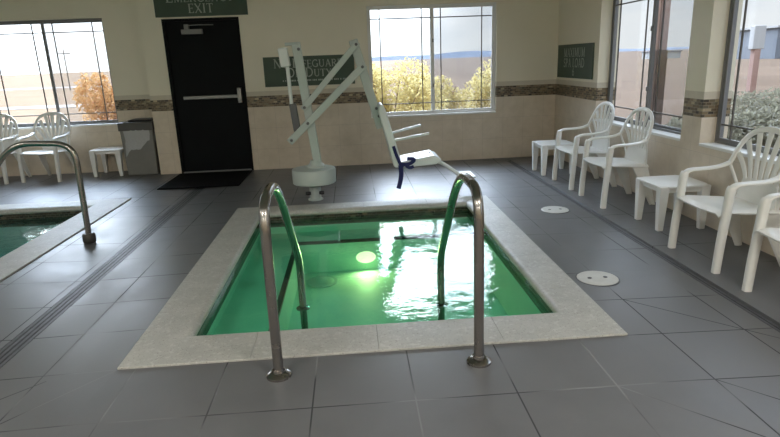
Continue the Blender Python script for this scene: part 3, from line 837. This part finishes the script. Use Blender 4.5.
# ------------------------------------------------------------ handrails
def spa_rail(x, label, xs, ye):
    o = thing('handrail', label, 'handrail', (x, 2.585, 0), 0, 'grab rails of the hot tub')
    y = lambda v: v-2.585
    path = fillet([(0, 0, .0), (0, .01, .60), (0, .02, .888), (0, y(2.99), .898), (0, y(3.24), .75), (xs, y(ye), .14), (xs, y(ye), ZFL+.002)], .14, 10)
    MB().sweep(path, .0255, n=16).build('tube', M['rail'], o, smooth=True)
    MB().lathe([(.062, 0), (.062, .012), (.05, .022), (.032, .026), (.03, .04), (.0, .04)], (0, 0, .0), 28).build('floor_flange', M['rail'], o, smooth=True)
    MB().lathe([(.05, 0), (.05, .008), (.035, .016), (.0, .018)], (xs, y(ye), ZBEN-.01), 24).build('water_flange', M['rail'], o, smooth=True)
    return o
spa_rail(-.43, 'curved steel handrail at the left of the hot tub', -.0, 3.93)
spa_rail(.58, 'curved steel handrail at the right of the hot tub', 0.0, 3.84)
o = thing('handrail', 'steel handrail bending over the swimming pool at the far left', 'handrail', (-2.443, 5.17, 0))
MB().sweep(fillet([(0, 0, 0), (.015, 0, .90), (-.50, 0, .925), (-.95, 0, .42), (-.95, 0, -.5)], .17, 10), .0255, n=16).build('tube', M['rail'], o, smooth=True)
MB().lathe([(.05, 0), (.055, .01), (.055, .07), (.045, .085), (.0, .085)], (0, 0, 0), 24).build('floor_anchor', M['dark_clamp'], o, smooth=True, label='dark anchor collar')

# ------------------------------------------------------------ pool lift
YL0 = 6.40
lift = thing('pool_lift', 'white accessible pool lift with a folding arm and empty seat', 'pool lift', (-.455, YL0, 0))
LX = -.455
def lp(x, z, dy=0.): return (x-LX, dy, z)
def bar(b, p, q, wid, dep, dy=0., ext=0.):
    """flat bar in the lift's vertical plane from p=(x,z) to q"""
    p = Vector((p[0]-LX, p[1])); q = Vector((q[0]-LX, q[1])); t = (q-p).normalized(); n = Vector((-t.y, t.x))*wid/2
    p = p-t*ext; q = q+t*ext
    pts = [(v.x, dy-dep/2, v.y) for v in (p+n, q+n, q-n, p-n)]
    b.prism(pts, (0, dep, 0)); return b
MB().lathe([(.085, 0), (.085, .012), (.065, .014), (.065, .21), (0, .21)], (0, 0, 0), 28).build('base_post', M['lift'], lift, smooth=True)
for sx in (-.075, .075):
    MB().lathe([(.0, -.028), (.018, -.028), (.022, 0), (.018, .028), (0, .028)], (sx, -.045, .085), 14, axis='X').build('lock_knob', M['black'], lift, smooth=True, label='black lock knob')
MB().lathe([(.0, .195), (.23, .195), (.243, .205), (.245, .345), (.235, .362), (.10, .374), (0, .374)], (0, 0, 0), 40).build('base_cover', M['lift'], lift, smooth=True)
b = MB(); b.lathe([(.0, .37), (.10, .37), (.10, .395), (.075, .415), (.06, .45), (0, .45)], (0.03, 0, 0), 28); b.build('base_collar', M['lift'], lift, smooth=True)
b = MB(); bar(b, (-.405, .43), (-.545, 1.70), .09, .10); b.build('mast', M['lift'], lift, bevel=.006)
b = MB(); bar(b, (-.66, 1.70), (-.50, 1.705), .03, .08); b.build('mast_bracket', M['lift'], lift, bevel=.004)
# linear actuator behind the mast
b = MB(); bar(b, (-.69, 1.665), (-.668, 1.47), .10, .09, -.01); a_ = b.build('actuator', M['lift_seat'], lift, bevel=.012)
MB().sweep([lp(-.655, 1.52, -.01), lp(-.64, 1.03, -.01)], .020, n=14).build('actuator_rod', M['lift_seat'], a_, smooth=True)
b = MB(); bar(b, (-.63, 1.08), (-.60, .78), .075, .075, -.01); b.build('actuator_motor', M['grey_plastic'], a_, bevel=.01, label='dark grey actuator motor')
# the two parallel arms
b = MB(); bar(b, (-.50, 1.04), (.09, 1.672), .062, .03, -.075, .03); bar(b, (-.50, 1.04), (.09, 1.672), .062, .03, .075, .03)
for f in (.35, .6): 
    px, pz = -.50+.59*f, 1.04+.632*f; bar(b, (px-.02, pz-.02), (px+.02, pz+.02), .05, .13)
b.build('upper_arm', M['lift'], lift, bevel=.004)
b = MB(); bar(b, (-.665, .695), (.145, 1.44), .075, .035, -.075, .035); bar(b, (-.665, .695), (.145, 1.44), .075, .035, .075, .035)
for f in (.35, .62, .85):
    px, pz = -.665+.81*f, .695+.745*f; bar(b, (px-.02, pz-.02), (px+.02, pz+.02), .06, .13)
b.build('lower_arm', M['lift'], lift, bevel=.004)
b = MB(); bar(b, (.065, 1.70), (.315, .80), .095, .09, 0, .02); b.build('hanger_strut', M['lift'], lift, bevel=.006)
for x, z in ((-.50, 1.04), (.09, 1.672), (-.475, .87), (.145, 1.44), (-.665, .695), (-.515, 1.645), (.30, .915), (.275, 1.0)):
    MB().lathe([(0, -.005), (.013, -.005), (.016, 0), (.016, .03), (0, .03)], (x-LX, -.103 if x < .2 else -.11, z), 12, axis='Y').build('pivot_bolt', M['grey_plastic'], lift)
# seat
yw = .22
back = [(.30, 1.045), (.34, 1.05), (.37, .98), (.52, .43), (.50, .375), (.44, .36), (.42, .42), (.38, .62), (.29, .96)]
b = MB(); b.prism([(x-LX, -yw, z) for x, z in back], (0, 2*yw, 0)); b.build('seat_back', M['lift_seat'], lift, bevel=.02)
st = [(.44, .36), (.46, .41), (.60, .435), (.88, .475), (.955, .44), (.96, .40), (.90, .375), (.62, .355)]
b = MB(); b.prism([(x-LX, -yw, z) for x, z in st], (0, 2*yw, 0)); b.build('seat', M['lift_seat'], lift, bevel=.018)
for x, y in ((.86, -.08),): MB().lathe([(0, .0), (.016, .0), (.016, .006), (0, .006)], (x-LX, y+.1, .474), 12).build('seat_bolt', M['black'], lift)
for dy, p, q in ((-.20, (.43, .655), (.83, .715)), (.20, (.43, .685), (.79, .765))):
    b = MB(); bar(b, p, q, .026, .035, dy); b.build('armrest', M['lift_seat'], lift, bevel=.008)
b = MB(); b.sweep([lp(.90, .40), lp(1.02, .335), lp(1.20, .205)], .022, n=12); fr = b.build('footrest_arm', M['lift_seat'], lift, smooth=True)
b = MB(); b.box(1.17-LX, 1.36-LX, -.17, .17, .185, .21); b.build('foot_plate', M['lift_seat'], fr, bevel=.01)
# seat belt
b = MB()
def ribbon(b, pts, w, th=.004):
    b.sweep(smooth_path(pts, 4), [(w/2, th/2)]*((len(pts)-1)*4+1), up=(0, 1, 0), n=8, power=.5)
ribbon(b, [lp(.435, .60, -.235), lp(.465, .50, -.235), lp(.50, .41, -.236), lp(.53, .36, -.236)], .035)
ribbon(b, [lp(.50, .40, -.238), lp(.60, .40, -.242), lp(.66, .445, -.238), lp(.58, .46, -.236)], .04)
ribbon(b, [lp(.505, .39, -.24), lp(.51, .30, -.245), lp(.50, .22, -.24), lp(.475, .13, -.243)], .05)
ribbon(b, [lp(.55, .40, -.243), lp(.60, .36, -.246), lp(.65, .37, -.243)], .035)
b.build('seat_belt', M['strap'], lift, label='navy blue seat belt')

# ------------------------------------------------------------ plastic chairs and tables
def make_chair(label, group):
    c = thing('plastic_armchair', label, 'chair', (0, 0, 0), 0, group)
    P = M['plastic']
    def seat(u, v):
        x = (u-.5)*2; y = -.288+.48*v
        wx = .262-.035*v
        edge = max(0, 1-v/.16); z = .434-.035*v-.022*edge**2-.007*(1-x*x)+.0
        if abs(x) > .9: z -= .018*(abs(x)-.9)/.1
        yy = y-.012*(1-x*x)*edge
        return (x*wx, yy, z)
    MB().sheet(seat, 16, 14, .012).build('seat', P, c, smooth=True)
    # backrest: outer hoop, lower panel and fan of slats
    b = MB()
    half = [(.272, .115, .655), (.272, .138, .70), (.262, .160, .762), (.235, .182, .828), (.185, .199, .882), (.105, .210, .918), (0, .214, .930)]
    pts = [(-x, y, z) for x, y, z in half]+half[:-1][::-1]
    hp = smooth_path(pts, 5)
    b.sweep(hp, [(.021, .012)]*len(hp), up=(0, 1, 0), n=10, power=.7)
    nsl = 7
    for k in range(nsl):
        t = (k-(nsl-1)/2)/((nsl-1)/2)
        ang = t*math.radians(74)
        tx_, tz_ = .250*math.sin(ang)*1.0, .665+.256*math.cos(ang)
        ty_ = .115+.098*min(1, max(0, (tz_-.655)/.28))**.8
        p0 = Vector((t*.155, .168, .555)); p2 = Vector((tx_, ty_, tz_)); p1 = Vector((t*.185, .176, .555+(tz_-.555)*.5))
        path = [(1-s)**2*p0+2*s*(1-s)*p1+s*s*p2 for s in [i/8 for i in range(9)]]
        b.sweep(path, [(.019+.0115*i/8, .005) for i in range(9)], up=(0, 1, 0), n=8, power=.6)
    def panel(u, v):
        x = (u-.5)*2; return (x*(.212-.035*v), .150+.025*v, .385+.185*v)
    b.sheet(panel, 8, 4, .010)
    for s in (-1, 1):
        sp_ = smooth_path([(s*.272, .115, .655), (s*.245, .145, .56), (s*.215, .165, .47), (s*.205, .168, .39)], 4)
        b.sweep(sp_, [(.014, .009)]*len(sp_), up=(0, 1, 0), n=8)
    b.build('backrest', P, c, smooth=True)
    for s in (-1, 1):
        ap = smooth_path([(s*.277, -.232, .565), (s*.277, -.215, .602), (s*.278, -.165, .618), (s*.280, -.05, .622), (s*.279, .05, .634), (s*.272, .115, .658)], 5)
        MB().sweep(ap, [(.030, .013)]*len(ap), n=10, power=.7).build('armrest', P, c, smooth=True)
        lp_ = smooth_path([(s*.279, -.272, 0), (s*.279, -.262, .2), (s*.278, -.245, .42), (s*.277, -.234, .565), (s*.277, -.222, .594)], 4)
        MB().sweep(lp_, [(.023+.006*min(1, i/len(lp_)*1.6), .027) for i in range(len(lp_))], up=(0, 1, 0), n=12, power=.6).build('leg', P, c, smooth=True)
        def fin(u, v, s=s):     # splayed rear leg, broad where it meets the seat
            z = .385*(1-v); w = .052*(1-v)+.026; cy = .105+.145*v
            return (s*(.225+.025*v-.012*math.cos((u-.5)*PI)), cy+(u-.5)*2*w, z)
        MB().sheet(fin, 6, 8, .014).build('leg', P, c, smooth=True)
    return c
RC, LC = 'white armchairs along the right wall', 'white armchairs under the left window'
CH = make_chair('white plastic armchair, second from the corner on the right wall side', RC)
CH.location = (2.722, 6.50, 0); CH.rotation_euler = (0, 0, -PI/2)
CH['label'] = 'white plastic armchair beside the corner side table, farthest on the right wall'
dup(CH, (2.722, 5.65, 0), -PI/2, 'white plastic armchair under the far right window, before the pillar', RC)
dup(CH, (2.722, 3.833, 0), -PI/2, 'large white plastic armchair in front of the pillar and near window', RC)
dup(CH, (2.722, 2.952, 0), -PI/2, 'white plastic armchair cut off by the right edge of the photo', RC)
dup(CH, (-4.415, 8.63, 0), -.17, 'white plastic armchair under the left window, next to the small side table', LC)
dup(CH, (-5.165, 8.66, 0), -.17, 'white plastic armchair cut off by the left edge of the photo', LC)

def make_table(label):
    t = thing('side_table', label, 'side table', (0, 0, 0), 0, 'white plastic side tables')
    P = M['plastic']; h, a, k = .392, .225, .055
    pts = []
    for i in range(4):
        an = PI/2*i
        for (x, y) in ((a, -a+k*1.4), (a, a-k*1.4), (a-k*.5, a-k*.5)):
            pts.append((x*math.cos(an)-y*math.sin(an), x*math.sin(an)+y*math.cos(an), h-.022))
    MB().prism(pts, (0, 0, .022)).build('table_top', P, t, bevel=.006)
    b = MB(); r = a-.03
    b.box(-r, r, -r, -r+.012, h-.06, h-.022); b.box(-r, r, r-.012, r, h-.06, h-.022); b.box(-r, -r+.012, -r+.012, r-.012, h-.06, h-.022); b.box(r-.012, r, -r+.012, r-.012, h-.06, h-.022)
    b.build('apron', P, t)
    for sx in (-1, 1):
        for sy in (-1, 1):
            b = MB(); x, y = sx*(a-.045), sy*(a-.045)
            w0, w1 = .040, .024
            ft = (sx*(a-.04), sy*(a-.04))
            top = [(x+dx*w0, y+dy*w0, h-.004) for dx, dy in ((-1, -1), (1, -1), (1, 1), (-1, 1))]
            bot = [(ft[0]+dx*w1, ft[1]+dy*w1, 0) for dx, dy in ((-1, -1), (1, -1), (1, 1), (-1, 1))]
            A = [b.bm.verts.new(p) for p in top]; B = [b.bm.verts.new(p) for p in bot]
            b.bm.faces.new(A); b.bm.faces.new(B[::-1])
            for i in range(4): b.bm.faces.new((A[i], B[i], B[(i+1) % 4], A[(i+1) % 4]))
            b.build('leg', P, t, bevel=.005)
    return t
TB = make_table('white plastic side table in the back right corner')
TB.location = (2.60, 7.27, 0)
dup(TB, (2.77, 4.74, 0), 0, 'white plastic side table in front of the tiled pillar')
dup(TB, (-3.605, 8.76, 0), 0, 'white plastic side table beside the grey trash bin')

# ------------------------------------------------------------ trash bin
tb = thing('trash_bin', 'grey trash bin with a plastic liner beside the exit door', 'trash bin', (-3.10, 8.72, 0))
b = MB()
def frustum(b, a0, c0, z0, a1, c1, z1):
    A = [b.bm.verts.new(p) for p in ((-a0, -c0, z0), (a0, -c0, z0), (a0, c0, z0), (-a0, c0, z0))]
    B = [b.bm.verts.new(p) for p in ((-a1, -c1, z1), (a1, -c1, z1), (a1, c1, z1), (-a1, c1, z1))]
    b.bm.faces.new(A[::-1]); b.bm.faces.new(B)
    for i in range(4): b.bm.faces.new((A[i], A[(i+1) % 4], B[(i+1) % 4], B[i]))
frustum(b, .215, .19, 0, .235, .21, .68); b.build('bin_body', M['bin'], tb, bevel=.02)
b = MB(); frustum(b, .246, .222, .655, .246, .222, .775); b.build('bin_rim', M['bin_lid'], tb, bevel=.012, label='dark rim of the bin')
b = MB(); b.box(-.13, .2, -.12, .2, .775, .80); b.build('bin_lid', M['black'], tb, bevel=.01, label='black flap on top')
b = MB()
rnd = random.Random(5)
ring = []
nn = 48
for i in range(nn):
    an = 2*PI*i/nn; c_, s_ = math.cos(an), math.sin(an)
    q = (abs(c_)**5+abs(s_)**5)**(-1/5)
    ring.append((c_*q, s_*q))
rows = []
for j in range(6):
    zz = .665-j*.045
    row = []
    for i, (cx_, sy_) in enumerate(ring):
        drop = (.5+.5*math.sin(i*.9)+rnd.random()*.4)*j*.012-(.04*j*cx_ if j > 1 else 0)*.6
        k_ = 1+.02*math.sin(i*2.3+j)+rnd.random()*.018
        row.append(b.bm.verts.new((cx_*(.237)*k_+cx_*.004, sy_*(.212)*k_+sy_*.004, zz-drop)))
    rows.append(row)
for r0, r1 in zip(rows, rows[1:]):
    for i in range(nn): b.bm.faces.new((r0[i], r0[(i+1) % nn], r1[(i+1) % nn], r1[i]))
b.build('liner_bag', M['bag'], tb, smooth=True, label='crumpled clear plastic liner')

# ------------------------------------------------------------ outdoors
GZ = -.25
b = MB()
N_ = 24
b.poly([(-400, YL+.2, GZ), (XL-.2, YL+.2, GZ), (XL-.2, YF-.2, GZ), (XW+.3, YF-.2, GZ), (XW+.3, YL+.2, GZ), (900, YL+.2, GZ), (900, -60, GZ), (-400, -60, GZ)])
b.poly([(-1500, YL+.2, GZ), (2500, YL+.2, GZ), (2500, 2500, GZ), (-1500, 2500, GZ)])
o = b.build('outdoor_ground', M['field'], kind='structure')
def strip(name, m, label, pts, cat):
    b = MB(); b.poly([(x, y, GZ+z) for x, y, z in pts]); o = b.build(name, m, kind='structure'); return o
strip('road', M['road'], '', [(-60, 31, .02), (-4, 31, .02), (-4, 33.4, .02), (-60, 33.4, .02)], 'road')
strip('road_far', M['road'], '', [(-120, 70, .03), (-10, 70, .03), (-10, 76, .03), (-120, 76, .03)], 'road')
strip('pavement', M['pavement'], '', [(-14, 9.9, .02), (-5.2, 9.9, .02), (-6.6, 13.4, .02), (-18, 13.4, .02)], 'pavement')
strip('kerb', M['road'], '', [(-14, 13.4, .03), (-6.6, 13.4, .03), (-6.9, 14.4, .03), (-18, 14.4, .03)], 'kerb')
strip('gravel', M['gravel'], '', [(3.4, 3, .02), (6.2, 3, .02), (6.2, 10, .02), (3.4, 10, .02)], 'gravel')
strip('lot_line', M['road'], '', [(9, 11.8, .02), (40, 12.0, .02), (40, 12.5, .02), (9, 12.1, .02)], 'road')
# mountains far away
b = MB(); rnd = random.Random(11)
def ridge(az0, az1, dist, hs):
    n = 60; base = []; top = []
    for i in range(n+1):
        az = math.radians(az0+(az1-az0)*i/n); h = hs(i/n)
        base.append(b.bm.verts.new((dist*math.sin(az), dist*math.cos(az), GZ-20))); top.append(b.bm.verts.new(((dist+260)*math.sin(az), (dist+260)*math.cos(az), h)))
    for i in range(n): b.bm.faces.new((base[i], base[i+1], top[i+1], top[i]))
ridge(-6, 60, 2300, lambda t: 16*max(0, 1-abs(t-.24)/.10)+14*max(0, 1-abs(t-.33)/.33)+4+5*math.sin(t*19)+4*math.sin(t*47+1))
o = b.build('mountain_ridge', M['mountain'], kind=None); tag(o, 'low blue hazy mountains on the horizon beyond the back window', 'mountains')

def bush(name, label, loc, rx, ry, h, n, m, group, leaf=.09, seed=1):
    rnd = random.Random(seed)
    t = thing(name, label, 'bush', loc, 0, group)
    b = MB()
    blobs = [(rnd.uniform(-.6, .6), rnd.uniform(-.6, .6), rnd.uniform(.35, .78), rnd.uniform(.28, .5)) for _ in range(12)]
    for _ in range(n):
        bx_, by_, bz_, br = rnd.choice(blobs)
        v = Vector((rnd.gauss(0, 1), rnd.gauss(0, 1), rnd.gauss(0, 1))).normalized()*br*rnd.uniform(.6, 1)
        p = Vector(((bx_+v.x)*rx, (by_+v.y)*ry, max(.04, (bz_+v.z*.6))*h))
        q = Vector((rnd.gauss(0, 1), rnd.gauss(0, 1), rnd.gauss(0, 1))).normalized(); r_ = q.cross(Vector((rnd.gauss(0, 1), rnd.gauss(0, 1), rnd.gauss(0, 1)))).normalized()
        s1, s2 = leaf*rnd.uniform(.7, 1.4), leaf*.5*rnd.uniform(.7, 1.3)
        b.poly([p-q*s1, p+r_*s2, p+q*s1, p-r_*s2])
    b.build('foliage', m, t)
    b = MB()
    for i in range(7):
        a = 2*PI*i/7; b.sweep(smooth_path([(.03*math.cos(a), .03*math.sin(a), 0), (.25*rx*math.cos(a), .25*ry*math.sin(a), .35*h), (.5*rx*math.cos(a+.3), .5*ry*math.sin(a+.3), .75*h)], 3), [.018]*4+[.010]*3, n=6)
    b.build('stems', M['bark'], t)
    return t
OB = 'bushes outside the back and left windows'
bush('desert_bush', 'yellow leafy bush outside the left pane of the back window', (.85, 10.9, GZ), 1.15, .75, 1.85, 6500, M['leaf_yellow'], OB, .042, 1)
bush('desert_bush', 'yellow bush outside the right pane of the back window, nearest its right edge', (3.1, 12.2, GZ), .95, .7, 1.8, 5200, M['leaf_yellow'], OB, .042, 2)
bush('desert_bush', 'low yellow bush outside the middle stile of the back window', (2.1, 14.0, GZ), 1.0, .7, 1.45, 4200, M['leaf_yellow'], OB, .045, 8)
bush('desert_bush', 'orange dry bush outside the right pane of the left window', (-4.6, 11.9, GZ), 1.0, .8, 1.75, 5200, M['leaf_orange'], OB, .045, 3)
bush('desert_bush', 'low dull green bush outside the nearest right window', (5.7, 8.3, GZ), 1.1, .9, .85, 5000, M['leaf_dull'], OB, .045, 4)
bush('desert_bush', 'low dull bush farther out beyond the nearest right window', (8.3, 10.6, GZ), 1.7, 1.2, .95, 5000, M['leaf_dull'], OB, .05, 5)
# a red porch post outside the far right window
o = thing('porch_post', 'slim post, pink above and dark brown below, outside the window beside the pillar', 'post', (3.94, 7.3, GZ))
MB().box(-.06, .06, -.06, .06, 1.75, 3.6).build('shaft', M['stucco_pink'], o, bevel=.01)
MB().box(-.07, .07, -.07, .07, 0, 1.75).build('plinth', M['stucco_red'], o, bevel=.01)
# roadside pylon sign and building in the near right window
o = thing('pylon_sign', 'white blank roadside sign on a pink post outside the nearest window', 'roadside sign', (13.2, 18.5, GZ))
MB().box(-.10, .10, -.10, .10, 0, 1.65).build('post', M['stucco_pink'], o)
MB().box(-.19, .19, -.12, .12, 1.65, 2.38).build('sign_box', M['far_white'], o, bevel=.02)
o = thing('far_building', 'low grey building on the horizon outside the nearest window', 'building', (60, 80, GZ))
MB().box(-3, 9, -4, 4, 0, 4.0).build('wall', M['far_grey'], o); MB().box(-3.3, 9.3, -4.3, 4.3, 4.0, 4.25).build('roof', M['far_white'], o)
o = thing('far_building', 'tiny white building on the horizon outside the window beside the pillar', 'building', (64, 118, GZ))
MB().box(-3, 3, -2, 2, 0, 1.3).build('wall', M['far_white'], o); MB().box(-3.2, 3.2, -2.2, 2.2, 1.3, 1.5).build('roof', M['far_grey'], o)
o = thing('utility_pole', 'thin utility pole on the horizon outside the left window', 'utility pole', (-28, 61, GZ))
MB().sweep([(0, 0, 0), (0, 0, 4.0)], [.06, .04], n=8).build('shaft', M['pole'], o)
MB().box(-.6, .6, -.03, .03, 3.5, 3.58).build('crossarm', M['pole'], o)
